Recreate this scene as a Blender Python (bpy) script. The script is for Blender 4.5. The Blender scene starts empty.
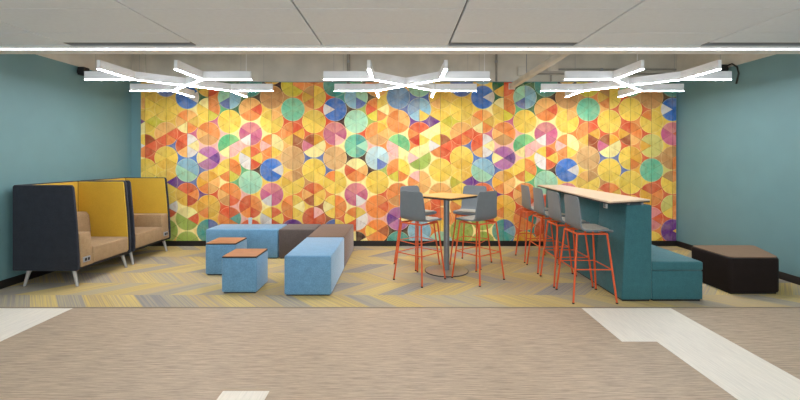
import bpy, bmesh, math, random
from mathutils import Vector, Matrix
random.seed(7)
S = bpy.context.scene
COL = S.collection
PI = math.pi

# ------------------------------------------------------------------ helpers
def lin(c):
    r = []
    for v in c:
        v = v / 255.0
        r.append(v / 12.92 if v <= 0.04045 else ((v + 0.055) / 1.055) ** 2.4)
    return (r[0], r[1], r[2], 1.0)

def new_mat(name):
    m = bpy.data.materials.new(name)
    m.use_nodes = True
    nt = m.node_tree
    b = nt.nodes['Principled BSDF']
    return m, nt, b

def N(nt, t, **kw):
    n = nt.nodes.new(t)
    for k, v in kw.items():
        setattr(n, k, v)
    return n

def mix_rgb(nt, fac, a, b, blend='MIX'):
    n = nt.nodes.new('ShaderNodeMix')
    n.data_type = 'RGBA'
    n.blend_type = blend
    for sock, v in ((n.inputs[0], fac), (n.inputs[6], a), (n.inputs[7], b)):
        if hasattr(v, 'is_linked'):
            nt.links.new(v, sock)
        else:
            sock.default_value = v
    return n.outputs[2]

def noise(nt, scale, detail=2.0, stretch=(1, 1, 1), rough=0.5, coord='Object'):
    tc = N(nt, 'ShaderNodeTexCoord')
    mp = N(nt, 'ShaderNodeMapping')
    mp.inputs['Scale'].default_value = stretch
    nt.links.new(tc.outputs[coord], mp.inputs['Vector'])
    n = N(nt, 'ShaderNodeTexNoise')
    n.inputs['Scale'].default_value = scale
    n.inputs['Detail'].default_value = detail
    n.inputs['Roughness'].default_value = rough
    nt.links.new(mp.outputs['Vector'], n.inputs['Vector'])
    return n.outputs['Fac']

def ramp(nt, fac, p0, p1):
    r = N(nt, 'ShaderNodeMapRange')
    r.inputs['From Min'].default_value = p0
    r.inputs['From Max'].default_value = p1
    nt.links.new(fac, r.inputs['Value'])
    return r.outputs['Result']

def bump(nt, bsdf, h, strength=0.2, dist=0.004):
    bp = N(nt, 'ShaderNodeBump')
    bp.inputs['Strength'].default_value = strength
    bp.inputs['Distance'].default_value = dist
    nt.links.new(h, bp.inputs['Height'])
    nt.links.new(bp.outputs['Normal'], bsdf.inputs['Normal'])

def plain(name, c, rough=0.6, metal=0.0, var=0.06, scale=8.0, spec=0.5):
    m, nt, b = new_mat(name)
    c = lin(c)
    dk = tuple(v * (1 - var) for v in c[:3]) + (1,)
    lt = tuple(min(1, v * (1 + var)) for v in c[:3]) + (1,)
    f = noise(nt, scale, 3.0)
    nt.links.new(mix_rgb(nt, ramp(nt, f, 0.3, 0.7), dk, lt), b.inputs['Base Color'])
    b.inputs['Roughness'].default_value = rough
    b.inputs['Metallic'].default_value = metal
    b.inputs['Specular IOR Level'].default_value = spec
    return m

def fabric(name, c, var=0.22, rough=0.9, scale=90, sheen=0.35):
    m, nt, b = new_mat(name)
    c = lin(c)
    dk = tuple(v * (1 - var) for v in c[:3]) + (1,)
    lt = tuple(min(1, v * (1 + var)) for v in c[:3]) + (1,)
    f1 = noise(nt, scale, 4.0, rough=0.7)
    f2 = noise(nt, scale * 0.16, 3.0)
    a = mix_rgb(nt, ramp(nt, f1, 0.35, 0.65), dk, lt)
    dk2 = tuple(v * (1 - var * 0.5) for v in c[:3]) + (1,)
    a2 = mix_rgb(nt, ramp(nt, f2, 0.3, 0.7), dk2, lt)
    nt.links.new(mix_rgb(nt, 0.4, a, a2), b.inputs['Base Color'])
    b.inputs['Roughness'].default_value = rough
    b.inputs['Specular IOR Level'].default_value = 0.15
    b.inputs['Sheen Weight'].default_value = sheen
    b.inputs['Sheen Roughness'].default_value = 0.4
    b.inputs['Sheen Tint'].default_value = (min(1, c[0] * 0.6 + 0.5), min(1, c[1] * 0.6 + 0.5), min(1, c[2] * 0.6 + 0.5), 1)
    bump(nt, b, f1, 0.35, 0.003)
    return m

def wood(name, c, var=0.18, stretch=(2, 22, 22), rough=0.45):
    m, nt, b = new_mat(name)
    c = lin(c)
    dk = tuple(v * (1 - var) for v in c[:3]) + (1,)
    lt = tuple(min(1, v * (1 + var)) for v in c[:3]) + (1,)
    f1 = noise(nt, 2.2, 6.0, stretch, 0.65)
    f2 = noise(nt, 6.0, 3.0, tuple(s * 1.6 for s in stretch), 0.6)
    a = mix_rgb(nt, ramp(nt, f1, 0.32, 0.68), dk, lt)
    a = mix_rgb(nt, ramp(nt, f2, 0.55, 0.8), a, dk)
    nt.links.new(a, b.inputs['Base Color'])
    b.inputs['Roughness'].default_value = rough
    return m

def emit(name, c, strength):
    m, nt, b = new_mat(name)
    b.inputs['Base Color'].default_value = lin((235, 235, 235))
    b.inputs['Emission Color'].default_value = lin(c)
    b.inputs['Emission Strength'].default_value = strength
    return m

class MB:
    """collects shapes in one bmesh, builds ONE mesh object"""
    def __init__(s):
        s.bm = bmesh.new()
    def box(s, x0, x1, y0, y1, z0, z1, bev=0.0, seg=3, mi=0):
        return s.prism([(x0, y0), (x1, y0), (x1, y1), (x0, y1)], z0, z1, bev, seg, mi)
    def prism(s, poly, z0, z1, bev=0.0, seg=3, mi=0, vbev=0.0, vseg=5):
        b = bmesh.new()
        lo = [b.verts.new((p[0], p[1], z0)) for p in poly]
        hi = [b.verts.new((p[0], p[1], z1)) for p in poly]
        n = len(poly)
        b.faces.new(list(reversed(lo)))
        b.faces.new(hi)
        for i in range(n):
            j = (i + 1) % n
            b.faces.new((lo[i], lo[j], hi[j], hi[i]))
        bmesh.ops.recalc_face_normals(b, faces=b.faces)
        if vbev > 0:
            es = [e for e in b.edges if abs(e.verts[0].co.z - e.verts[1].co.z) > 1e-6]
            bmesh.ops.bevel(b, geom=es, offset=vbev, segments=vseg, affect='EDGES', profile=0.5)
        if bev > 0:
            es = [e for e in b.edges if e.calc_face_angle(0) > 0.6]
            bmesh.ops.bevel(b, geom=es, offset=bev, segments=seg, affect='EDGES', profile=0.5)
        s._merge(b, mi)
        return s
    def prism_axis(s, poly, a0, a1, axis, bev=0.0, seg=3, mi=0):
        """polygon in (x,z) pushed along y"""
        b = bmesh.new()
        lo = [b.verts.new((p[0], a0, p[1])) for p in poly]
        hi = [b.verts.new((p[0], a1, p[1])) for p in poly]
        n = len(poly)
        b.faces.new(list(reversed(lo)))
        b.faces.new(hi)
        for i in range(n):
            j = (i + 1) % n
            b.faces.new((lo[i], lo[j], hi[j], hi[i]))
        bmesh.ops.recalc_face_normals(b, faces=b.faces)
        if bev > 0:
            es = [e for e in b.edges if e.calc_face_angle(0) > 0.6]
            bmesh.ops.bevel(b, geom=es, offset=bev, segments=seg, affect='EDGES', profile=0.5)
        s._merge(b, mi)
        return s
    def _merge(s, b, mi):
        b.verts.index_update()
        vs = [s.bm.verts.new(v.co) for v in b.verts]
        for f in b.faces:
            try:
                nf = s.bm.faces.new([vs[v.index] for v in f.verts])
                nf.material_index = mi
                nf.smooth = True
            except ValueError:
                pass
        b.free()
    def tube(s, pts, r, seg=10, mi=0, caps=True):
        pts = [Vector(p) for p in pts]
        rs = r if isinstance(r, (list, tuple)) else [r] * len(pts)
        rings = []
        for i, p in enumerate(pts):
            if i == 0: d = pts[1] - p
            elif i == len(pts) - 1: d = p - pts[i - 1]
            else: d = (pts[i + 1] - p).normalized() + (p - pts[i - 1]).normalized()
            d.normalize()
            up = Vector((0, 0, 1)) if abs(d.z) < 0.9 else Vector((1, 0, 0))
            u = d.cross(up).normalized(); w = d.cross(u).normalized()
            rings.append([s.bm.verts.new(p + (u * math.cos(2 * PI * k / seg) + w * math.sin(2 * PI * k / seg)) * rs[i]) for k in range(seg)])
        for a, b in zip(rings, rings[1:]):
            for k in range(seg):
                f = s.bm.faces.new((a[k], a[(k + 1) % seg], b[(k + 1) % seg], b[k])); f.smooth = True; f.material_index = mi
        if caps:
            for rg in (rings[0], rings[-1]):
                f = s.bm.faces.new(rg); f.material_index = mi
        return s
    def lathe(s, prof, seg=32, c=(0, 0), mi=0):
        rings = []
        for r, z in prof:
            if r < 1e-6:
                rings.append([s.bm.verts.new((c[0], c[1], z))])
            else:
                rings.append([s.bm.verts.new((c[0] + r * math.cos(2 * PI * k / seg), c[1] + r * math.sin(2 * PI * k / seg), z)) for k in range(seg)])
        for a, b in zip(rings, rings[1:]):
            for k in range(seg):
                k2 = (k + 1) % seg
                if len(a) == 1: f = s.bm.faces.new((a[0], b[k2], b[k]))
                elif len(b) == 1: f = s.bm.faces.new((a[k], a[k2], b[0]))
                else: f = s.bm.faces.new((a[k], a[k2], b[k2], b[k]))
                f.smooth = True; f.material_index = mi
        return s
    def build(s, name, mats, parent=None, ang=35):
        bmesh.ops.recalc_face_normals(s.bm, faces=s.bm.faces)
        me = bpy.data.meshes.new(name)
        s.bm.to_mesh(me); s.bm.free()
        for m in (mats if isinstance(mats, (list, tuple)) else [mats]):
            me.materials.append(m)
        me.set_sharp_from_angle(angle=math.radians(ang))
        o = bpy.data.objects.new(name, me)
        COL.objects.link(o)
        if parent: o.parent = parent
        return o

def tag(o, label=None, cat=None, group=None, kind=None):
    if label: o['label'] = label
    if cat: o['category'] = cat
    if group: o['group'] = group
    if kind: o['kind'] = kind
    return o

def thing(name, label, cat, loc=(0, 0, 0), rz=0, group=None):
    o = bpy.data.objects.new(name, None)
    o.empty_display_size = 0.1
    COL.objects.link(o)
    o.location = loc; o.rotation_euler = (0, 0, rz)
    return tag(o, label, cat, group)

def copy_tree(o, parent=None):
    c = o.copy(); COL.objects.link(c)
    if parent: c.parent = parent
    for ch in list(o.children):
        copy_tree(ch, c)
    return c

def struct(name, mb, mats, label=None, cat=None):
    o = mb.build(name, mats)
    return tag(o, label, cat, None, 'structure')

# ------------------------------------------------------------------ materials
M = {}
M['teal_wall'] = plain('teal paint', (108, 145, 148), 0.55, 0, 0.03, 3)
M['concrete'] = plain('bare concrete', (206, 201, 188), 0.85, 0, 0.12, 2.5)
M['white_wall'] = plain('white paint', (225, 222, 215), 0.7, 0, 0.02, 3)
M['ceiling_tile'] = plain('ceiling tile', (230, 238, 247), 0.8, 0, 0.02, 30)
M['ceiling_gap'] = plain('ceiling gap', (110, 108, 105), 0.9)
M['white_metal'] = plain('white metal', (232, 231, 228), 0.45, 0, 0.02)
M['grey_metal'] = plain('grey metal', (150, 152, 155), 0.5, 0, 0.04)
M['black'] = plain('black', (22, 20, 20), 0.6, 0, 0.1)
M['baseboard'] = plain('black rubber base', (30, 25, 23), 0.6, 0, 0.1)
M['orange'] = plain('orange powder coat', (220, 88, 34), 0.45, 0, 0.04, 30)
M['shell'] = plain('grey moulded plastic', (118, 123, 126), 0.5, 0, 0.03, 20)
M['pad'] = fabric('grey beige seat fabric', (172, 163, 148), 0.1)
M['conduit'] = plain('grey galvanised conduit', (152, 148, 138), 0.6, 0.2, 0.08, 10)
M['steel'] = plain('brushed grey steel', (132, 136, 140), 0.4, 0.6, 0.05, 40)
M['base_steel'] = plain('satin base plate', (190, 178, 165), 0.35, 0.7, 0.05, 40)
M['light_leg'] = plain('light grey leg', (178, 174, 168), 0.45, 0.2, 0.04, 30)
M['blue'] = fabric('sky blue wool', (108, 150, 180), 0.24, 0.9, 70, 1.0)
M['dark_taupe'] = fabric('grey taupe wool', (96, 84, 79), 0.2, 0.9, 70, 0.6)
M['brown'] = fabric('brown wool', (108, 80, 60), 0.2, 0.9, 70, 0.6)
M['teal'] = fabric('teal weave', (60, 106, 111), 0.22, 0.85, 90, 0.6)
M['charcoal'] = fabric('charcoal navy tweed', (48, 50, 57), 0.3, 0.9, 80)
M['yellow'] = fabric('mustard felt', (206, 166, 58), 0.06, 0.9, 60)
M['tweed'] = fabric('tan tweed', (160, 132, 98), 0.26, 0.9, 90)
M['choc'] = fabric('chocolate brown leatherette', (34, 25, 22), 0.2, 0.7, 60, 0.05)
M['choc_top'] = wood('brown laminate', (138, 106, 80), 0.1, (3, 18, 18))
M['wood_top'] = wood('warm wood top', (174, 118, 80), 0.16, (3, 26, 26))
M['table_wood'] = wood('oak laminate', (216, 166, 100), 0.08, (3, 26, 26), 0.35)
M['counter_wood'] = wood('pale maple laminate', (222, 194, 164), 0.07, (22, 3, 22), 0.35)
M['dark_edge'] = plain('dark edge band', (42, 36, 34), 0.6)
M['tumbler'] = plain('steel tumbler', (222, 222, 220), 0.3, 0.3, 0.03)
M['socket'] = plain('white socket', (222, 222, 218), 0.5)
M['lamp'] = emit('pendant diffuser', (240, 246, 255), 66.0)
M['edge_lamp'] = emit('edge light diffuser', (240, 246, 255), 5.2)

# vinyl floor: fine cross streaks
def vinyl(name, c, var, stretch, planks):
    m, nt, b = new_mat(name)
    c = lin(c)
    dk = tuple(v * (1 - var) for v in c[:3]) + (1,)
    lt = tuple(min(1, v * (1 + var)) for v in c[:3]) + (1,)
    f1 = noise(nt, 5.0, 6.0, stretch, 0.72)
    f2 = noise(nt, 1.1, 3.0, (1, 1, 1), 0.5)
    a = mix_rgb(nt, ramp(nt, f1, 0.36, 0.64), dk, lt)
    lt2 = (min(1, c[0] * 1.12), c[1] * 1.08, c[2] * 1.05, 1)
    dk2 = (c[0] * 0.9, c[1] * 0.9, c[2] * 0.92, 1)
    a2 = mix_rgb(nt, ramp(nt, f2, 0.35, 0.65), dk2, lt2)
    nt.links.new(mix_rgb(nt, 0.26, a, a2), b.inputs['Base Color'])
    b.inputs['Roughness'].default_value = 0.5
    b.inputs['Specular IOR Level'].default_value = 0.3
    bump(nt, b, f1, 0.15, 0.002)
    return m
M['vinyl'] = vinyl('brown woven vinyl', (183, 161, 137), 0.4, (1.0, 16, 1), None)
M['pale_vinyl'] = vinyl('pale wood vinyl', (238, 228, 212), 0.1, (14, 0.8, 1), None)

# carpet: planks with own tint, fine stripes along each plank
def carpet_mat():
    m, nt, b = new_mat('chevron carpet')
    at = N(nt, 'ShaderNodeAttribute', attribute_name='tint')
    uv = N(nt, 'ShaderNodeUVMap')
    mp = N(nt, 'ShaderNodeMapping')
    mp.inputs['Scale'].default_value = (56, 0.3, 1)
    nt.links.new(uv.outputs['UV'], mp.inputs['Vector'])
    n = N(nt, 'ShaderNodeTexNoise')
    n.inputs['Scale'].default_value = 1.0
    n.inputs['Detail'].default_value = 3.0
    nt.links.new(mp.outputs['Vector'], n.inputs['Vector'])
    pat = N(nt, 'ShaderNodeAttribute', attribute_name='stripe')
    f = ramp(nt, n.outputs['Fac'], 0.42, 0.58)
    a = mix_rgb(nt, f, at.outputs['Color'], pat.outputs['Color'])
    nt.links.new(a, b.inputs['Base Color'])
    b.inputs['Roughness'].default_value = 0.95
    b.inputs['Specular IOR Level'].default_value = 0.1
    bump(nt, b, n.outputs['Fac'], 0.3, 0.003)
    return m
M['carpet'] = carpet_mat()

def mural_mat():
    m, nt, b = new_mat('watercolour mural')
    at = N(nt, 'ShaderNodeAttribute', attribute_name='pigment')
    f1 = noise(nt, 5.0, 5.0, rough=0.65)
    f2 = noise(nt, 16.0, 3.0, (1, 1, 0.5), rough=0.6)
    a = mix_rgb(nt, ramp(nt, f1, 0.4, 0.72), at.outputs['Color'], lin((250, 225, 160)))
    c = mix_rgb(nt, 0.22, at.outputs['Color'], a)
    d = mix_rgb(nt, ramp(nt, f2, 0.48, 0.75), c, mix_rgb(nt, 1.0, c, lin((222, 190, 170)), 'MULTIPLY'))
    nt.links.new(mix_rgb(nt, 0.6, c, d), b.inputs['Base Color'])
    b.inputs['Roughness'].default_value = 0.7
    b.inputs['Specular IOR Level'].default_value = 0.2
    return m
M['mural'] = mural_mat()

# ------------------------------------------------------------------ room (camera stands at x=0, y=0)
XL, XR, YB, YF = -4.82, 4.97, 7.27, -4.0
YC = 4.275         # carpet edge and ceiling edge
HC = 2.74          # tiled ceiling
HP = 2.95          # top of the teal paint
HS = 3.6           # concrete slab
T = 0.12

# floor of brown vinyl with inlaid pale planks as one flush pattern
f = MB()
PALE = [(XL, -3.44, 3.485, YC), (1.91, 2.85, 3.485, YC), (2.21, 2.85, YF, 3.485), (-1.20, -0.885, 1.6, 2.747)]
xs = sorted({XL, XR, *[p[0] for p in PALE], *[p[1] for p in PALE]})
ys = sorted({YF, YC, *[p[2] for p in PALE], *[p[3] for p in PALE]})
vg = {}
def gv(x, y):
    if (x, y) not in vg: vg[(x, y)] = f.bm.verts.new((x, y, 0))
    return vg[(x, y)]
for i in range(len(xs) - 1):
    for j in range(len(ys) - 1):
        fc = f.bm.faces.new((gv(xs[i], ys[j]), gv(xs[i + 1], ys[j]), gv(xs[i + 1], ys[j + 1]), gv(xs[i], ys[j + 1])))
        cx, cy = (xs[i] + xs[i + 1]) / 2, (ys[j] + ys[j + 1]) / 2
        fc.material_index = 1 if any(p[0] < cx < p[1] and p[2] < cy < p[3] for p in PALE) else 0
struct('floor', f, [M['vinyl'], M['pale_vinyl']])

# carpet of chevron rows
def build_carpet():
    bm = bmesh.new()
    uvl = bm.loops.layers.uv.new('UVMap')
    tl = bm.loops.layers.float_color.new('tint')
    sl = bm.loops.layers.float_color.new('stripe')
    yel = [((208, 180, 110), (180, 158, 120)), ((212, 186, 118), (188, 166, 126)), ((198, 172, 118), (176, 158, 136))]
    gry = [((158, 148, 138), (180, 166, 136)), ((146, 140, 136), (170, 158, 138)), ((172, 158, 138), (190, 172, 128))]
    row_h, dx, w = 0.455, 0.42, 0.30
    rows = int((YB - YC) / row_h) + 2
    def face(p, u, tint, stripe):
        vs = [bm.verts.new((q[0], q[1], 0.0)) for q in p]
        fc = bm.faces.new(vs)
        for lp, uvv in zip(fc.loops, u):
            lp[uvl].uv = uvv; lp[tl] = lin(tint); lp[sl] = lin(stripe)
    rnd = random.Random(21)
    for r in range(rows):
        y0 = YC + r * row_h - 0.06; y1 = y0 + row_h
        x = XL - 1.0 + rnd.uniform(0, w)
        s0, s1 = (dx, 0) if r % 2 == 0 else (0, dx)
        run, kind = 0, 0
        while x < XR + 0.6:
            if run <= 0:
                kind = 1 - kind
                run = rnd.choice((1, 2, 2, 3)) if kind else rnd.choice((1, 1, 2))
            run -= 1
            t, st = rnd.choice(yel if kind else gry)
            u0 = rnd.uniform(0, 50)
            face([(x + s0, y0), (x + w + s0, y0), (x + w + s1, y1), (x + s1, y1)],
                 [(u0, 0), (u0 + w, 0), (u0 + w, 1), (u0, 1)], t, st)
            x += w
    for co, no in (((XL, 0, 0), (-1, 0, 0)), ((XR, 0, 0), (1, 0, 0)), ((0, YC, 0), (0, -1, 0)), ((0, YB, 0), (0, 1, 0))):
        g = bm.verts[:] + bm.edges[:] + bm.faces[:]
        bmesh.ops.bisect_plane(bm, geom=g, plane_co=co, plane_no=no, clear_outer=True)
    me = bpy.data.meshes.new('floor_carpet'); bm.to_mesh(me); bm.free()
    me.materials.append(M['carpet'])
    o = bpy.data.objects.new('floor_carpet', me); COL.objects.link(o)
    tag(o, kind='structure')
build_carpet()
struct('trim_1', MB().box(XL, XR, YC - 0.012, YC + 0.012, 0.0, 0.004), plain('carpet reducer', (140, 122, 100), 0.6))

# walls
struct('wall_left', MB().box(XL - T, XL, YF - T, YB + T, 0, HP), M['teal_wall'])
struct('wall_right', MB().box(XR, XR + T, YF - T, YB + T, 0, HP), M['teal_wall'])
struct('wall_back', MB().box(XL, XR, YB, YB + T, 0, HP), M['teal_wall'])
struct('wall_upper', MB().box(XL, XR, YB, YB + T, HP, HS).box(XL - T, XL, YC + 0.25, YB + T, HP, HS).box(XR, XR + T, YC + 0.25, YB + T, HP, HS)
       .box(-4.66, -4.56, YB - 0.03, YB, HP, HS), M['concrete'])
struct('ceiling_slab', MB().box(XL - T, XR + T, YC + 0.2, YB + T, HS, HS + 0.15), M['concrete'])
for nm, mbx in (('baseboard_back', MB().box(XL, XR, YB - 0.012, YB, 0, 0.1, 0.004, 2)),
                ('baseboard_left', MB().box(XL, XL + 0.012, YF, YB - 0.012, 0, 0.1, 0.004, 2)),
                ('baseboard_right', MB().box(XR - 0.012, XR, YF, YB - 0.012, 0, 0.1, 0.004, 2))):
    struct(nm, mbx, M['baseboard'])
# rear wall behind the camera with a broad unseen window, added to light the foreground
WX, WZ0, WZ1 = 4.1, 0.75, 2.55
struct('wall_rear', MB().box(XL, XR, YF - T, YF, 0, WZ0).box(XL, XR, YF - T, YF, WZ1, HC).box(XL, -WX, YF - T, YF, WZ0, WZ1).box(WX, XR, YF - T, YF, WZ0, WZ1), M['white_wall'])
wf = MB()
for x in (-WX + 0.03, -2.05, 0, 2.05, WX - 0.03): wf.box(x - 0.03, x + 0.03, YF - 0.1, YF - 0.02, WZ0, WZ1)
for z in (WZ0 + 0.03, WZ1 - 0.03): wf.box(-WX, WX, YF - 0.1, YF - 0.02, z - 0.03, z + 0.03)
struct('added_window_1', wf, M['white_metal'])

# tiled ceiling
TX = [-0.80 + 1.3 * k for k in range(-4, 6)]
TY = [3.145 - 0.61 * k for k in range(13, 0, -1)] + [3.145, 3.755, 4.19]
VENT = {(-3.4), (0.5), (3.1)}
c = MB()
tx = [XL] + [x for x in TX if XL < x < XR] + [XR]
for i in range(len(tx) - 1):
    x0, x1 = tx[i], tx[i + 1]
    vent = any(abs(x0 - v) < 0.05 for v in VENT)
    for j in range(len(TY) - 1):
        y0, y1 = TY[j], TY[j + 1]
        if vent and j == len(TY) - 2: y1 = 4.075
        c.box(x0 + 0.008, x1 - 0.008, y0 + 0.004, y1 - 0.004, HC, HC + 0.03, 0.003, 1)
struct('ceiling', c, M['ceiling_tile'])
struct('ceiling_plenum', MB().box(XL - T, XR + T, YF - T, YC + 0.2, HC + 0.05, HC + 0.12), M['ceiling_gap'])
vent_labels = {-3.4: 'long recessed air slot in the tiled ceiling at the left', 0.5: 'long recessed air slot in the tiled ceiling right of centre',
               3.1: 'long recessed air slot in the tiled ceiling at the far right'}
for vx, lab in vent_labels.items():
    t = thing('ceiling_vent', lab, 'vent', (vx, 4.075, HC), 0, 'ceiling air slots')
    MB().box(0.01, 1.29, 0, 0.006, 0, 0.045).box(0.01, 1.29, 0.104, 0.11, 0, 0.045).box(0.01, 0.016, 0.006, 0.104, 0, 0.045).box(1.284, 1.29, 0.006, 0.104, 0, 0.045).build('frame', M['grey_metal'], t)
    MB().box(0.016, 1.284, 0.03, 0.104, 0.03, 0.045).build('plate', M['grey_metal'], t)
    MB().box(0.016, 1.284, 0.006, 0.03, 0.035, 0.045).build('slot', M['black'], t)
# edge light along the ceiling edge
t = thing('linear_light', 'continuous glowing linear light along the front edge of the tiled ceiling', 'ceiling light', (0, 4.19, HC))
MB().box(XL, XR, 0, 0.045, -0.012, 0.045).box(XL, XR, 0.12, 0.14, -0.012, 0.045).box(XL, XR, 0.045, 0.12, 0.03, 0.045).build('housing', M['white_metal'], t)
MB().box(XL + 0.002, XR - 0.002, 0.045, 0.12, -0.01, 0.012).build('diffuser', M['edge_lamp'], t)
struct('trim_2', MB().box(XL, XR, 4.33, 4.475, HC - 0.012, HC + 0.12), M['white_wall'])

# ------------------------------------------------------------------ wall mural
PAL = dict(Y=(245, 203, 82), y=(234, 183, 74), c=(253, 232, 152), O=(238, 136, 66), o=(244, 178, 100), a=(240, 172, 58),
           R=(226, 92, 56), r=(196, 62, 40), B=(66, 118, 192), b=(140, 184, 198), d=(92, 112, 168), T=(74, 156, 142),
           t=(164, 212, 174), G=(92, 176, 116), g=(160, 180, 82), h=(136, 204, 126), m=(206, 98, 132), e=(224, 132, 132),
           p=(242, 176, 164), V=(112, 60, 134), v=(180, 106, 158), w=(226, 216, 206), n=(206, 146, 88), N=(222, 170, 110),
           k=(66, 38, 38), s=(166, 84, 50), D=(48, 104, 72), q=(214, 196, 62), u=(118, 194, 152), j=(224, 208, 112),
           f=(124, 156, 186), i=(190, 216, 214))
# per circle, top row first: sectors E NE NW W SW SE, then the gap to its lower right and lower left
ROWS = {
 0: 'yyyyyyyy yyyyoYYy qYyVcYYc RsYwORRc YYYYYYcc ooooROcR OORRyYyO bttbbbbb',
 1: 'ddddddyy YYYYYYyq RoooROdR YYYYyyyY VyYqYYYY wYYOORcO ggggggyg',
 2: 'bbbbbbYy wBBBBBcY yoOocOmR cwRRowBB bbbtttdV ORRyyryc Rccgggcc ggggggyy',
 3: 'RRDDyROD OOcYYqmY OOOonnpp VvvcvvYd oaoaOoRV yyaaOyyy bdTTTTBc',
 4: 'DDDDDDDD bbttdbDG YYYYYYcp phGGcpYp OOYYOqGc OOOonRpR TRROOOTR aaaaaaaa',
 5: 'TTTTTTkD RoooOOcc meemwmOp YRYwwRkG ttttttYp OORRORcp ORRROORR',
 6: 'yqyqyykk nnnnnnoY YoYYYYOc ccOpOYoO wBBBBBYY meemwmYc YRYwwRRY nnnnnnnn',
 7: 'OOqqqqOn uuuuuuRR aROOysso NNNNNNnY YnoyYYOY cYOOOYYR VVVVVVyR',
 8: 'OOOOOOOO YYnyOYRo YYYYYYOR casmccdd YYYYYYYn yORosYsY RpRRRRBc OOOOOOOO',
 9: 'TTTTTTTR BBBwBBkR meemmpcO NNNNNNcd YYOYYYcO OOYcYORs YYdVVYRB',
 10: 'GGGGGGkk ttbbbdgk ttttttRc tTuuuTkk occROOcc meemmwpc wYOYRwOO ckccOOkk',
 11: 'oOoOooYk cYORqOYg oaOOnnOp iiiiidgk YYYYYYRc ROOOOOpp sOOYOOkO',
 12: 'ffffffoo ffffffdo ooOOOOco GGhppccp YYOOqOcc oOOOnOpO cvvVvvkk TTTTTTTT',
 13: 'ttttttdd bbffbYVV cRROrYcO gccpggcc oopOoocO OoooOOcO bbbbbbbb',
 23: 'ttttttnR YYYYYYOR OORasoOR aaYYYOad YYYYYYRR OaOOOOoR RRRRRRkR',
 24: 'ttttttkk nnnnnnYR YYOYYYYR jjjajjnR uuuuuuRY ORRaaORR ReeReeOc aYaYYYaY',
 25: 'TDDDTTkk BBBwBBYY ReemmmRY OnnnnOnj yOnYYyRR OOjjYOOR yVVVVVVR',
}
for k in range(14, 23): ROWS[k] = ROWS[k - 14]
ROWS[-1] = ROWS[13]; ROWS[26] = ROWS[10]
CELL = {k: v.split() for k, v in ROWS.items()}
YM = 7.245
PX = YM / 405.0
PITCH, VS = 21.1 * PX, 24.3 * PX
X0M = (145.1 - 400) * PX
def ctr(k, n):      # n = -1 is the topmost row
    y = (97.2 if k % 2 == 0 else 109.4) + 24.3 * n
    return (X0M + PITCH * k, 1.58 - (y - 158) * PX)
def cell(k, n):
    L = CELL[k]; return L[max(0, min(len(L) - 1, n + 1))]
ML, MR, MZ0, MZ1 = -4.635, 4.94, 0.10, 2.935
rndm = random.Random(5)
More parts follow.
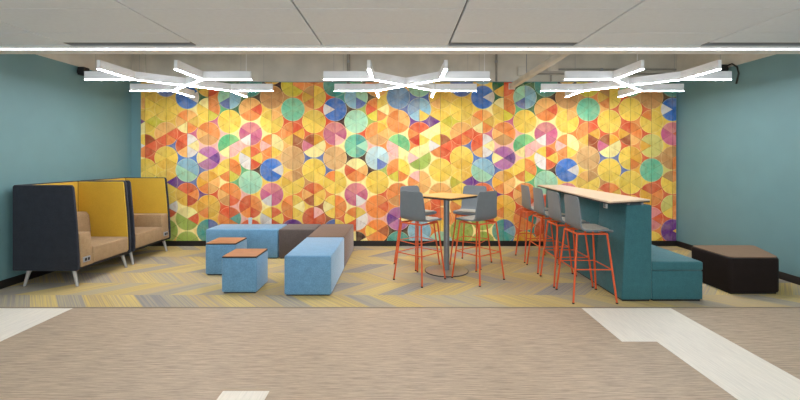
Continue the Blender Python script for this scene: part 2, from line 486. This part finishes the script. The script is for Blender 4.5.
def mural_strip(k, parent):
    bm = bmesh.new()
    pl = bm.loops.layers.float_color.new('pigment')
    R = VS * 0.487
    def poly(pts, colr):
        fc = bm.faces.new([bm.verts.new((p[0], 0.0, p[1])) for p in pts])
        for lp in fc.loops: lp[pl] = lin(colr)
    def arc(P, A, B, n=8):
        a0 = math.atan2(A[1] - P[1], A[0] - P[0]); a1 = math.atan2(B[1] - P[1], B[0] - P[0])
        d = (a1 - a0 + PI) % (2 * PI) - PI
        return [(P[0] + R * math.cos(a0 + d * q / n), P[1] + R * math.sin(a0 + d * q / n)) for q in range(n + 1)]
    def tri(vk, gap):
        P = [ctr(*v) for v in vk]
        gp = []
        for i in range(3):
            a, b2, c2 = P[i], P[(i + 1) % 3], P[(i + 2) % 3]
            ar = arc(a, c2, b2)
            cen = ((b2[0] + c2[0]) / 2 - a[0], (b2[1] + c2[1]) / 2 - a[1])
            ang = math.degrees(math.atan2(cen[1], cen[0])) % 360
            sec = int(round(ang / 60)) % 6
            base = PAL[cell(*vk[i])[sec]]
            j = 1 + rndm.uniform(-0.07, 0.05)
            base = tuple(min(252, v * j) for v in base)
            ar = arc(a, c2, b2, 16)
            line = tuple(v * 0.84 for v in base)
            fine = lambda q: (a[0] + R * math.cos(q), a[1] + R * math.sin(q))
            q0 = math.atan2(ar[0][1] - a[1], ar[0][0] - a[0]); q1 = math.atan2(ar[-1][1] - a[1], ar[-1][0] - a[0])
            dq = ((q1 - q0 + PI) % (2 * PI) - PI) * 0.028
            e0, e1 = fine(q0 + dq), fine(q1 - dq)
            poly([a, ar[0], e0], line)
            rim = tuple(0.55 * v + 0.45 * w_ for v, w_ in zip(base, (252, 228, 168)))
            inn = [(a[0] + (p[0] - a[0]) * 0.955, a[1] + (p[1] - a[1]) * 0.955) for p in [e0] + ar[1:-1] + [e1]]
            out = [e0] + ar[1:-1] + [e1]
            poly([a] + inn, base)
            for p_, q_, p2, q2 in zip(inn, inn[1:], out, out[1:]): poly([p_, p2, q2, q_], rim)
            poly([a, e1, ar[-1]], line)
            gp += ar
        poly(gp, PAL[gap])
    for n in range(-2, 8):
        if k % 2 == 0: mid, mid2 = n, n + 1          # odd neighbour k+1 sits half a step lower
        else: mid, mid2 = n + 1, n
        # triangle pointing right
        tri([(k, n), (k, n + 1), (k + 1, mid)], cell(k, n)[6])
        # triangle pointing left: (k+1,n),(k+1,n+1) and column k
        lm = n + 1 if k % 2 == 0 else n
        tri([(k + 1, n), (k + 1, n + 1), (k, lm)], cell(k + 1, n)[7])
    x0 = max(ML, ctr(k, 0)[0] + 0.0012); x1 = min(MR, ctr(k + 1, 0)[0] - 0.0012)
    for co, no in (((x0, 0, 0), (-1, 0, 0)), ((x1, 0, 0), (1, 0, 0)), ((0, 0, MZ0), (0, 0, -1)), ((0, 0, MZ1), (0, 0, 1))):
        g = bm.verts[:] + bm.edges[:] + bm.faces[:]
        bmesh.ops.bisect_plane(bm, geom=g, plane_co=co, plane_no=no, clear_outer=True)
    bmesh.ops.remove_doubles(bm, verts=bm.verts, dist=0.0004)
    bmesh.ops.recalc_face_normals(bm, faces=bm.faces)
    # solid board behind the printed face
    s = [bm.verts.new(p) for p in ((x0, 0.001, MZ0), (x1, 0.001, MZ0), (x1, 0.001, MZ1), (x0, 0.001, MZ1))]
    d = [bm.verts.new((v.co.x, YB - YM, v.co.z)) for v in s]
    fs = [bm.faces.new(s), bm.faces.new(d)] + [bm.faces.new((s[i], s[(i + 1) % 4], d[(i + 1) % 4], d[i])) for i in range(4)]
    for fc in fs: fc.material_index = 1
    me = bpy.data.meshes.new('mural_panel'); bm.to_mesh(me); bm.free()
    me.materials.append(M['mural']); me.materials.append(M['dark_edge'])
    o = bpy.data.objects.new('mural_panel', me); COL.objects.link(o); o.parent = parent
    return o
mural = thing('wall_mural', 'big wall mural of bright watercolour circles on narrow upright panels covering the back wall', 'mural', (0, YM, 0))
for k in range(-1, 26): mural_strip(k, mural)

# ------------------------------------------------------------------ pendant lights
ZB = 2.60
def bar(mb, a, b, w, z0, z1):
    a, b = Vector((a[0], a[1])), Vector((b[0], b[1]))
    d = (b - a).normalized(); n = Vector((-d.y, d.x)) * w / 2
    mb.prism([tuple(a - n), tuple(b - n), tuple(b + n), tuple(a + n)], z0, z1, 0.002, 1)
def make_pendant():
    t = thing('pendant_light', 'x', 'pendant light', (0, 0, ZB))
    q = 0.445
    segs = []
    for sx in (-1, 1):
        for sy in (-1, 1):
            segs += [((0, 0), (sx * q, sy * q)), ((sx * q, sy * q), (sx * (q + 0.64), sy * q)), ((sx * q, sy * q), (sx * q, sy * (q + 0.63)))]
    for a, b in segs:
        mb = MB(); bar(mb, a, b, 0.04, 0.006, 0.112); o = mb.build('arm', M['white_metal'], t)
        md = MB(); bar(md, a, b, 0.034, 0.0, 0.008); md.build('diffuser', M['lamp'], o)
    for x, y in ((-0.95, -q), (0.95, -q), (-0.95, q), (0.95, q)):
        MB().tube([(x, y, 0.11), (x, y, HS - ZB)], 0.0018, 6).build('cable', M['grey_metal'], t)
    MB().tube([(1.02, -q, 0.11), (1.02, -q, 0.3), (1.03, -q, 0.6), (1.02, -q, HS - ZB)], 0.0045, 6).build('power_cord', M['white_metal'], t)
    return t
pend = make_pendant()
plab = [('branching white pendant light above the two high-backed booths at the left', -3.03),
        ('branching white pendant light in the middle, between the other two pendants', 0.085),
        ('branching white pendant light at the right, above the long bar counter', 3.24)]
for i, (lab, x) in enumerate(plab):
    o = pend if i == 0 else copy_tree(pend)
    if i == 2:
        for ch in o.children:
            if ch.name.startswith('power_cord'): ch.location = (-1.48, -0.55, 0)
    o.location = (x, 5.74, ZB); tag(o, lab, 'pendant light', 'branching pendant lights')

# ------------------------------------------------------------------ pipes and devices up high
t = thing('pipe', 'square painted pipe running out above the mural from under the tiled ceiling', 'pipe', (2.0, 4.5, 2.86))
MB().box(-0.045, 0.045, 0.05, 2.73, -0.04, 0.04, 0.012, 2).build('run', M['concrete'], t)
MB().box(-0.06, 0.06, 2.73, 2.745, -0.055, 0.055, 0.004, 1).build('wall_flange', M['concrete'], t)
for y in (0.4, 1.9):
    MB().tube([(0, y, 0.035), (0, y, HS - 2.86)], 0.006, 8).build('hanger_rod', M['grey_metal'], t)
for lab, x, z, w, h in (('square junction box on the concrete left of the sloping square pipe', 2.17, 3.13, 0.13, 0.16), ('square junction box on the concrete, right one of two, at the end of the conduits', 2.72, 3.20, 0.17, 0.13)):
    t = thing('junction_box', lab, 'junction box', (x, YB, z), 0, 'junction boxes on the concrete')
    MB().box(-w / 2, w / 2, -0.08, 0, -h / 2, h / 2, 0.004, 1).build('body', M['concrete'], t)
    MB().box(-w / 2 - 0.006, w / 2 + 0.006, -0.086, -0.08, -h / 2 - 0.006, h / 2 + 0.006, 0.002, 1).build('cover', M['concrete'], t)
def conduit(lab, pts, r, straps):
    t = thing('conduit', lab, 'conduit', pts[0], 0, 'conduits on the concrete wall')
    p0 = Vector(pts[0])
    MB().tube([Vector(p) - p0 for p in pts], r, 8).build('tube', M['conduit'], t)
    for q in straps:
        v = Vector(q) - p0
        MB().box(v.x - 0.022, v.x + 0.022, v.y - r - 0.004, v.y + 0.03, v.z - 0.022, v.z + 0.022).build('strap', M['grey_metal'], t)
yc = YB - 0.035
conduit('upper of two level conduits running right from the junction boxes', [(2.80, yc, 3.16), (4.93, yc, 3.16)], 0.017, [(3.6, yc, 3.16)])
conduit('lower of two level conduits running right below the junction boxes', [(2.20, yc, 3.08), (4.93, yc, 3.08)], 0.017, [(3.6, yc, 3.08)])
conduit('upright conduit on the concrete wall between the middle pendant and the sloping pipe', [(1.72, yc, 2.95), (1.72, yc, HS)], 0.018, [(1.72, yc, 3.3)])
conduit('upright conduit on the concrete wall above the left arm of the middle pendant', [(-0.92, yc, 2.95), (-0.92, yc, HS)], 0.03, [(-0.92, yc, 3.3)])
conduit('short upright conduit dropping below the right junction box', [(2.70, yc, 3.06), (2.70, yc, 2.95)], 0.015, [])
def wall_speaker(lab, loc, sx):
    t = thing('wall_speaker', lab, 'speaker', loc)
    MB().box(min(0.035 * sx, 0.135 * sx), max(0.035 * sx, 0.135 * sx), -0.06, 0.06, -0.06, 0.06, 0.012, 2).build('body', M['black'], t)
    MB().box(min(0, 0.035 * sx), max(0, 0.035 * sx), -0.02, 0.02, -0.025, 0.025).build('bracket', M['black'], t)
    return t
wall_speaker('small black speaker high on the left teal wall', (XL, 6.06, 2.875), 1)
t = wall_speaker('small black speaker high on the right teal wall beside the pendant arm end', (XR, 6.15, 2.93), -1)
MB().tube([(-0.07, -0.06, 0.03), (-0.06, -0.16, 0.045), (-0.05, -0.24, -0.02), (-0.045, -0.26, -0.12), (-0.03, -0.2, -0.26)], 0.012, 8).build('cable', M['black'], t)

# ------------------------------------------------------------------ high-backed booths on the left wall
def make_booth(far):
    """local origin on the floor at the near rear corner; +x towards the room, +y away from the camera"""
    L, W = 0.955, 0.818
    t = thing('booth_seat', 'x', 'booth seat')
    z0, z1 = 0.20, 1.25
    side = [(0.0, z0 + 0.012), (0.012, z0), (W - 0.015, z0), (W, z0 + 0.02), (W - 0.002, z0 + 0.2), (W - 0.028, z0 + 0.6), (W - 0.068, z1 - 0.03), (W - 0.09, z1), (0.02, z1), (0.0, z1 - 0.02)]
    inner = [(0.07, z0 + 0.05), (W - 0.02, z0 + 0.05), (W - 0.022, z0 + 0.2), (W - 0.046, z0 + 0.6), (W - 0.086, z1 - 0.03), (W - 0.098, z1 - 0.012), (0.07, z1 - 0.012)]
    for a, b, c0, c1 in ((0.0, 0.034, 0.034, 0.05), (L - 0.034, L, L - 0.05, L - 0.034)):
        o = MB().prism_axis(side, a, b, 'y', 0.008, 2).build('side_panel', M['charcoal'], t)
        MB().prism_axis(inner, c0, c1, 'y', 0.004, 1).build('lining', M['yellow'], o)
    o = MB().box(0.0, 0.04, 0.034, L - 0.034, z0, z1, 0.008, 2).build('back_panel', M['charcoal'], t)
    MB().box(0.04, 0.07, 0.05, L - 0.05, z0 + 0.05, z1 - 0.012, 0.004, 1).build('lining', M['yellow'], o)
    ya0, ya1 = (L - 0.05 - 0.19, L - 0.05) if far else (0.05, 0.24)
    ys0, ys1 = (0.05, ya0) if far else (ya1, L - 0.05)
    MB().box(0.07, W - 0.005, ys0 + 0.003, ys1 - 0.003, 0.235, 0.45, 0.022, 3).build('seat', M['tweed'], t)
    o = MB().prism_axis([(0.12, 0.235), (W + 0.002, 0.235), (W - 0.03, 0.645), (0.12, 0.645)], ya0, ya1, 'y', 0.012, 3).build('arm', M['tweed'], t)
    ym = (ya0 + ya1) / 2 - 0.01
    pz = MB().box(W - 0.012, W + 0.006, ym - 0.055, ym + 0.055, 0.285, 0.35, 0.003, 1).build('power_plate', M['grey_metal'], o)
    MB().box(W + 0.004, W + 0.009, ym - 0.038, ym - 0.006, 0.30, 0.335).box(W + 0.004, W + 0.009, ym + 0.01, ym + 0.038, 0.30, 0.335).build('socket', M['black'], pz)
    cs = [(0.07, 0.40), (0.27, 0.40), (0.265, 0.60), (0.245, 0.76), (0.21, 0.81), (0.07, 0.81)] if not far else [(0.07, 0.40), (0.25, 0.40), (0.24, 0.60), (0.21, 0.655), (0.07, 0.655)]
    if far:
        MB().prism_axis(cs, ys0 + 0.004, ys1 - 0.004, 'y', 0.02, 3).build('back_cushion', M['tweed'], t)
    else:
        MB().prism_axis(cs, 0.054, L - 0.054, 'y', 0.02, 3).build('back_cushion', M['tweed'], t)
    MB().box(0.05, W - 0.03, 0.036, L - 0.036, 0.20, 0.235).build('underframe', M['black'], t)
    for sx, x0, x1 in ((-1, 0.16, 0.11), (1, W - 0.10, W - 0.045)):
        for y0, y1 in ((0.06, 0.045), (L - 0.06, L - 0.045)):
            MB().tube([(x0, y0, 0.205), (x1, y1, 0.0)], [0.024, 0.015], 10).build('leg', M['light_leg'], t)
    return t
b1 = make_booth(False); b1.location = (-4.74, 4.95, 0); b1.rotation_euler.z = -0.02
tag(b1, 'nearer high-backed booth seat, charcoal outer side panel, yellow lining, tan seat, against left wall', 'booth seat', 'high-backed booths along the left wall')
b2 = make_booth(True); b2.location = (-4.722, 5.95, 0)
tag(b2, 'farther high-backed booth seat, yellow lined, next to the wall mural', 'booth seat', 'high-backed booths along the left wall')

# ------------------------------------------------------------------ benches and ottomans in the middle
def block(name, lab, cat, x0, x1, y0, y1, h, mat, group, rx=0.02):
    t = thing(name, lab, cat, ((x0 + x1) / 2, (y0 + y1) / 2, 0), 0, group)
    a, b = (x1 - x0) / 2, (y1 - y0) / 2
    MB().box(-a + 0.003, a - 0.003, -b + 0.003, b - 0.003, 0.012, h, rx, 4).build('cushion', mat, t)
    MB().box(-a + 0.025, a - 0.025, -b + 0.025, b - 0.025, 0, 0.03).build('plinth', M['black'], t)
    return t
G = 'modular bench blocks in an L'
block('bench', 'long light blue bench block nearest the camera, pointing towards the camera', 'bench', -1.33, -0.785, 4.63, 5.745, 0.46, M['blue'], G)
block('bench', 'brown bench block between the near blue bench block and the mural', 'bench', -1.33, -0.785, 5.75, 6.895, 0.46, M['brown'], G)
block('ottoman', 'grey taupe cube between the far blue bench and the brown bench', 'ottoman', -1.905, -1.337, 6.34, 6.895, 0.46, M['dark_taupe'], G)
block('bench', 'long light blue bench block along the mural, holding a steel tumbler', 'bench', -3.05, -1.912, 6.345, 6.895, 0.46, M['blue'], G)
for lab, x0, y0 in (('nearer of two blue cube ottomans with a wooden top', -2.085, 4.715), ('farther of two blue cube ottomans with a wooden top, beside the far blue bench', -2.625, 5.445)):
    t = block('ottoman', lab, 'ottoman', x0, x0 + 0.418, y0, y0 + 0.42, 0.415, M['blue'], 'blue cube ottomans with wooden tops', 0.022)
    o = MB().box(-0.2, 0.2, -0.201, 0.201, 0.413, 0.426).build('table_top', [M['dark_edge']], t)
    MB().box(-0.198, 0.198, -0.199, 0.199, 0.4255, 0.434, 0.003, 1).build('veneer', M['wood_top'], o)
t = thing('tumbler', 'small shiny steel tumbler standing on the far blue bench', 'cup', (-2.515, 6.80, 0.46))
MB().lathe([(0, 0.004), (0.026, 0.0), (0.028, 0.004), (0.033, 0.115), (0.0315, 0.117), (0.0295, 0.113), (0.026, 0.012), (0, 0.01)], 24).build('cup', M['tumbler'], t)

# ------------------------------------------------------------------ stools
def make_stool():
    t = thing('bar_stool', 'x', 'bar stool')
    prof = [(0.215, 0.750, 0.185), (0.205, 0.766, 0.200), (0.14, 0.772, 0.210), (0.0, 0.766, 0.215), (-0.08, 0.768, 0.215), (-0.115, 0.778, 0.213),
            (-0.142, 0.802, 0.210), (-0.155, 0.85, 0.206), (-0.166, 0.93, 0.201), (-0.178, 1.03, 0.194), (-0.187, 1.10, 0.187), (-0.191, 1.135, 0.180), (-0.193, 1.150, 0.168), (-0.1935, 1.157, 0.148)]
    bm = bmesh.new()
    ny = 10
    rows = []
    for (x, z, hw) in prof:
        r = []
        for j in range(ny + 1):
            v = -1 + 2 * j / ny
            back = max(0, min(1, (z - 0.80) / 0.15))
            dx = 0.022 * v * v * back           # back wraps the sitter a little
            dz = 0.012 * v * v * (1 - back)
            r.append(bm.verts.new((x + dx, v * hw, z + dz)))
        rows.append(r)
    for a, b in zip(rows, rows[1:]):
        for j in range(ny):
            bm.faces.new((a[j], a[j + 1], b[j + 1], b[j])).smooth = True
    bmesh.ops.recalc_face_normals(bm, faces=bm.faces)
    bmesh.ops.solidify(bm, geom=bm.faces[:], thickness=0.016)
    me = bpy.data.meshes.new('seat_shell'); bm.to_mesh(me); bm.free()
    for p in me.polygons: p.use_smooth = True
    me.set_sharp_from_angle(angle=math.radians(50))
    me.materials.append(M['shell'])
    sh = bpy.data.objects.new('seat_shell', me); COL.objects.link(sh); sh.parent = t
    # upholstered pad
    MB().prism([(-0.11, -0.185), (0.195, -0.185), (0.195, 0.185), (-0.11, 0.185)], 0.780, 0.802, 0.009, 3, 0, 0.05, 4).build('seat_pad', M['pad'], t)
    top, bot, zt = 0.165, 0.236, 0.745
    for sx in (-1, 1):
        for sy in (-1, 1):
            o = MB().tube([(sx * top, sy * top, zt), (sx * bot, sy * bot, 0.012)], 0.0108, 10).build('leg', M['orange'], t)
            MB().lathe([(0, 0), (0.0135, 0), (0.0135, 0.014), (0, 0.014)], 10, (sx * bot, sy * bot)).build('glide', M['black'], o)
    fr = MB()
    c4 = [(-top, -top), (top, -top), (top, top), (-top, top)]
    for i in range(4):
        a, b = c4[i], c4[(i + 1) % 4]
        fr.tube([(a[0], a[1], zt), (b[0], b[1], zt)], 0.0115, 8)
    fr.build('seat_frame', M['orange'], t)
    fb = MB(); zf = 0.36; q = top + (bot - top) * (1 - zf / zt)
    c4 = [(-q, -q), (q, -q), (q, q), (-q, q)]
    for i in range(4):
        a, b = c4[i], c4[(i + 1) % 4]
        fb.tube([(a[0], a[1], zf), (b[0], b[1], zf)], 0.0065, 8)
    fb.build('footrest', M['orange'], t)
    return t
stool = make_stool()
R45 = PI / 4
stools = [('grey bar stool at the square high table, near left side, back towards the camera', 0.255, 5.27, R45 + 0.04, 't'),
          ('grey bar stool at the square high table, hidden behind the near left stool', 0.25, 6.0, -R45 - 0.09, 't'),
          ('grey bar stool at the square high table, near right side, back towards the camera', 1.02, 5.30, 3 * R45 - 0.12, 't'),
          ('grey bar stool at the square high table, far right side, facing the camera', 1.06, 6.05, -3 * R45 + 0.24, 't'),
          ('grey bar stool at the long counter, nearest to the camera', 2.115, 4.625, 0, 'c'),
          ('grey bar stool at the long counter, second from the camera', 2.115, 5.175, 0, 'c'),
          ('grey bar stool at the long counter, third from the camera', 2.115, 5.755, 0, 'c'),
          ('grey bar stool at the long counter, farthest from the camera, by the mural', 2.115, 6.34, 0, 'c')]
for i, (lab, x, y, rz, g) in enumerate(stools):
    o = stool if i == 0 else copy_tree(stool)
    o.location = (x, y, 0); o.rotation_euler = (0, 0, rz)
    tag(o, lab, 'bar stool', 'bar stools around the high table' if g == 't' else 'bar stools along the counter')

# ------------------------------------------------------------------ high table
t = thing('bar_table', 'square bar-height table with oak top on a round steel base', 'table', (0.65, 5.66, 0), R45)
o = MB().prism([(-0.315, -0.315), (0.315, -0.315), (0.315, 0.315), (-0.315, 0.315)], 1.028, 1.056, 0.003, 1, 0, 0.02, 4).build('table_top', M['dark_edge'], t)
MB().prism([(-0.317, -0.317), (0.317, -0.317), (0.317, 0.317), (-0.317, 0.317)], 1.052, 1.062, 0.002, 1, 0, 0.02, 4).build('laminate', M['table_wood'], o)
MB().lathe([(0, 0.012), (0.04, 0.012), (0.04, 1.02), (0, 1.02)], 28).build('column', M['steel'], t)
MB().box(-0.17, 0.17, -0.03, 0.03, 1.015, 1.03).box(-0.03, 0.03, -0.17, 0.17, 1.0155, 1.0295).build('top_bracket', M['black'], t)
o = MB().lathe([(0, 0.0), (0.30, 0.0), (0.303, 0.004), (0.303, 0.010), (0.298, 0.0125), (0, 0.0125)], 64).build('base', M['dark_edge'], t)
MB().lathe([(0.041, 0.0126), (0.294, 0.0126), (0.290, 0.015), (0.06, 0.016), (0.045, 0.022), (0.041, 0.022)], 64).build('base_cover', M['base_steel'], o)

# ------------------------------------------------------------------ bar counter with bench behind it
t = thing('bar_counter', 'long teal upholstered bar counter with a pale wooden top', 'counter', (2.44, 4.455, 0))
YL = 2.44
for i in range(4):
    y0, y1 = i * YL / 4, (i + 1) * YL / 4
    MB().prism_axis([(0.0, 0.02), (0.333, 0.02), (0.333, 1.062), (0.052, 1.062)], y0 + 0.001, y1 - 0.001, 'y', 0.012, 3).build('body_panel', M['teal'], t)
MB().box(0.02, 0.315, 0.02, YL - 0.02, 0, 0.04).build('plinth', M['black'], t)
o = MB().prism([(-0.223, -0.163), (0.345, 0.052), (0.345, YL + 0.1), (-0.068, YL + 0.1)], 1.086, 1.104, 0.002, 1, 0, 0.012, 3).build('counter_edge', M['dark_edge'], t)
MB().prism([(-0.225, -0.165), (0.347, 0.05), (0.347, YL + 0.102), (-0.07, YL + 0.102)], 1.101, 1.118, 0.002, 1, 0, 0.012, 3).build('counter_top', M['counter_wood'], o)
for y in (0.05, 0.85, 1.65, YL - 0.05):
    for x in (0.10, 0.25):
        MB().lathe([(0, 1.06), (0.016, 1.06), (0.016, 1.087), (0, 1.087)], 12, (x, y)).build('standoff', M['grey_metal'], t)
o = MB().box(0.033, 0.055, 0.40, 0.475, 0.975, 1.045, 0.004, 2).build('power_plate', M['socket'], t)
MB().box(0.030, 0.034, 0.418, 0.457, 0.992, 1.008).box(0.030, 0.034, 0.418, 0.457, 1.014, 1.03).build('socket', M['grey_metal'], o)
t = thing('bench', 'low teal upholstered bench seat behind the tall counter', 'bench', (2.778, 4.46, 0))
for i in range(2):
    y0, y1 = i * 1.22, (i + 1) * 1.22
    MB().box(0.0, 0.56, y0 + 0.002, y1 - 0.002, 0.02, 0.335, 0.012, 3).build('base', M['teal'], t)
    MB().box(0.0, 0.565, y0 + 0.001, y1 - 0.001, 0.337, 0.437, 0.02, 4).build('seat_cushion', M['teal'], t)
MB().box(0.02, 0.54, 0.02, 2.42, 0, 0.04).build('plinth', M['black'], t)

# brown ottoman by the right wall
t = thing('ottoman', 'large dark brown wedge-shaped ottoman with a wooden top by the right wall', 'ottoman', (3.815, 4.68, 0))
MB().prism([(0, 0), (0.585, 0), (0.86, 0.66), (0.0, 0.66)], 0.02, 0.415, 0.018, 3, 0, 0.06, 6).build('cushion', M['choc'], t)
o = MB().prism([(0.008, 0.008), (0.577, 0.008), (0.845, 0.652), (0.008, 0.652)], 0.414, 0.424, 0.003, 1, 0, 0.06, 6).build('table_top', M['dark_edge'], t)
MB().prism([(0.012, 0.012), (0.573, 0.012), (0.84, 0.648), (0.012, 0.648)], 0.423, 0.433, 0.003, 1, 0, 0.06, 6).build('veneer', M['choc_top'], o)
MB().prism([(0.03, 0.03), (0.56, 0.03), (0.81, 0.63), (0.03, 0.63)], 0.0, 0.03).build('plinth', M['black'], t)

# ------------------------------------------------------------------ light
def area(name, loc, rot, sx, sy, power, col=(1, 1, 1)):
    l = bpy.data.lights.new(name, 'AREA'); l.shape = 'RECTANGLE'; l.size = sx; l.size_y = sy
    l.energy = power; l.color = col
    o = bpy.data.objects.new(name, l); COL.objects.link(o)
    o.location = loc; o.rotation_euler = rot
    return o
# fill lamp added outside the invented rear window to brighten the foreground
area('added_window_fill', (0, YF - 0.25, 1.65), (math.radians(90), 0, 0), 8.0, 1.7, 240, (0.82, 0.92, 1.0))
# three unseen ceiling light rows, added to brighten the foreground
for y, lab in ((2.1, 'added flush linear fill light over the foreground, the unseen row just out of frame'), (0.0, 'added flush linear fill light, unseen, over the camera position'),
               (-2.2, 'added flush linear fill light, unseen, nearest the added window behind the camera')):
    t = thing('linear_light', lab, 'ceiling light', (0, y, HC))
    MB().box(XL + 0.3, XR - 0.3, -0.13, 0.13, -0.009, -0.001).build('housing', M['white_metal'], t)
    MB().box(XL + 0.31, XR - 0.31, -0.12, 0.12, -0.012, -0.008).build('diffuser', M['edge_lamp'], t)

w = bpy.data.worlds.new('World'); S.world = w; w.use_nodes = True
w.node_tree.nodes['Background'].inputs[0].default_value = (0.75, 0.85, 1.0, 1)
w.node_tree.nodes['Background'].inputs[1].default_value = 0.6

# ------------------------------------------------------------------ camera
cd = bpy.data.cameras.new('Camera'); cam = bpy.data.objects.new('Camera', cd); COL.objects.link(cam)
cd.sensor_fit = 'HORIZONTAL'; cd.sensor_width = 36.0; cd.lens = 405.0 / 800.0 * 36.0
cd.shift_y = -(200 - 158) / 800.0
cd.clip_start = 0.05
cam.location = (0, 0, 1.58); cam.rotation_euler = (PI / 2, 0, 0)
S.camera = cam
S.view_settings.view_transform = 'Standard'; S.view_settings.look = 'None'
S.view_settings.gamma = 1.0; S.view_settings.use_curve_mapping = False
S.view_settings.exposure = 0.0
S.cycles.max_bounces = 10; S.cycles.diffuse_bounces = 6
S.cycles.use_denoising = True
S.cycles.sample_clamp_indirect = 8.0
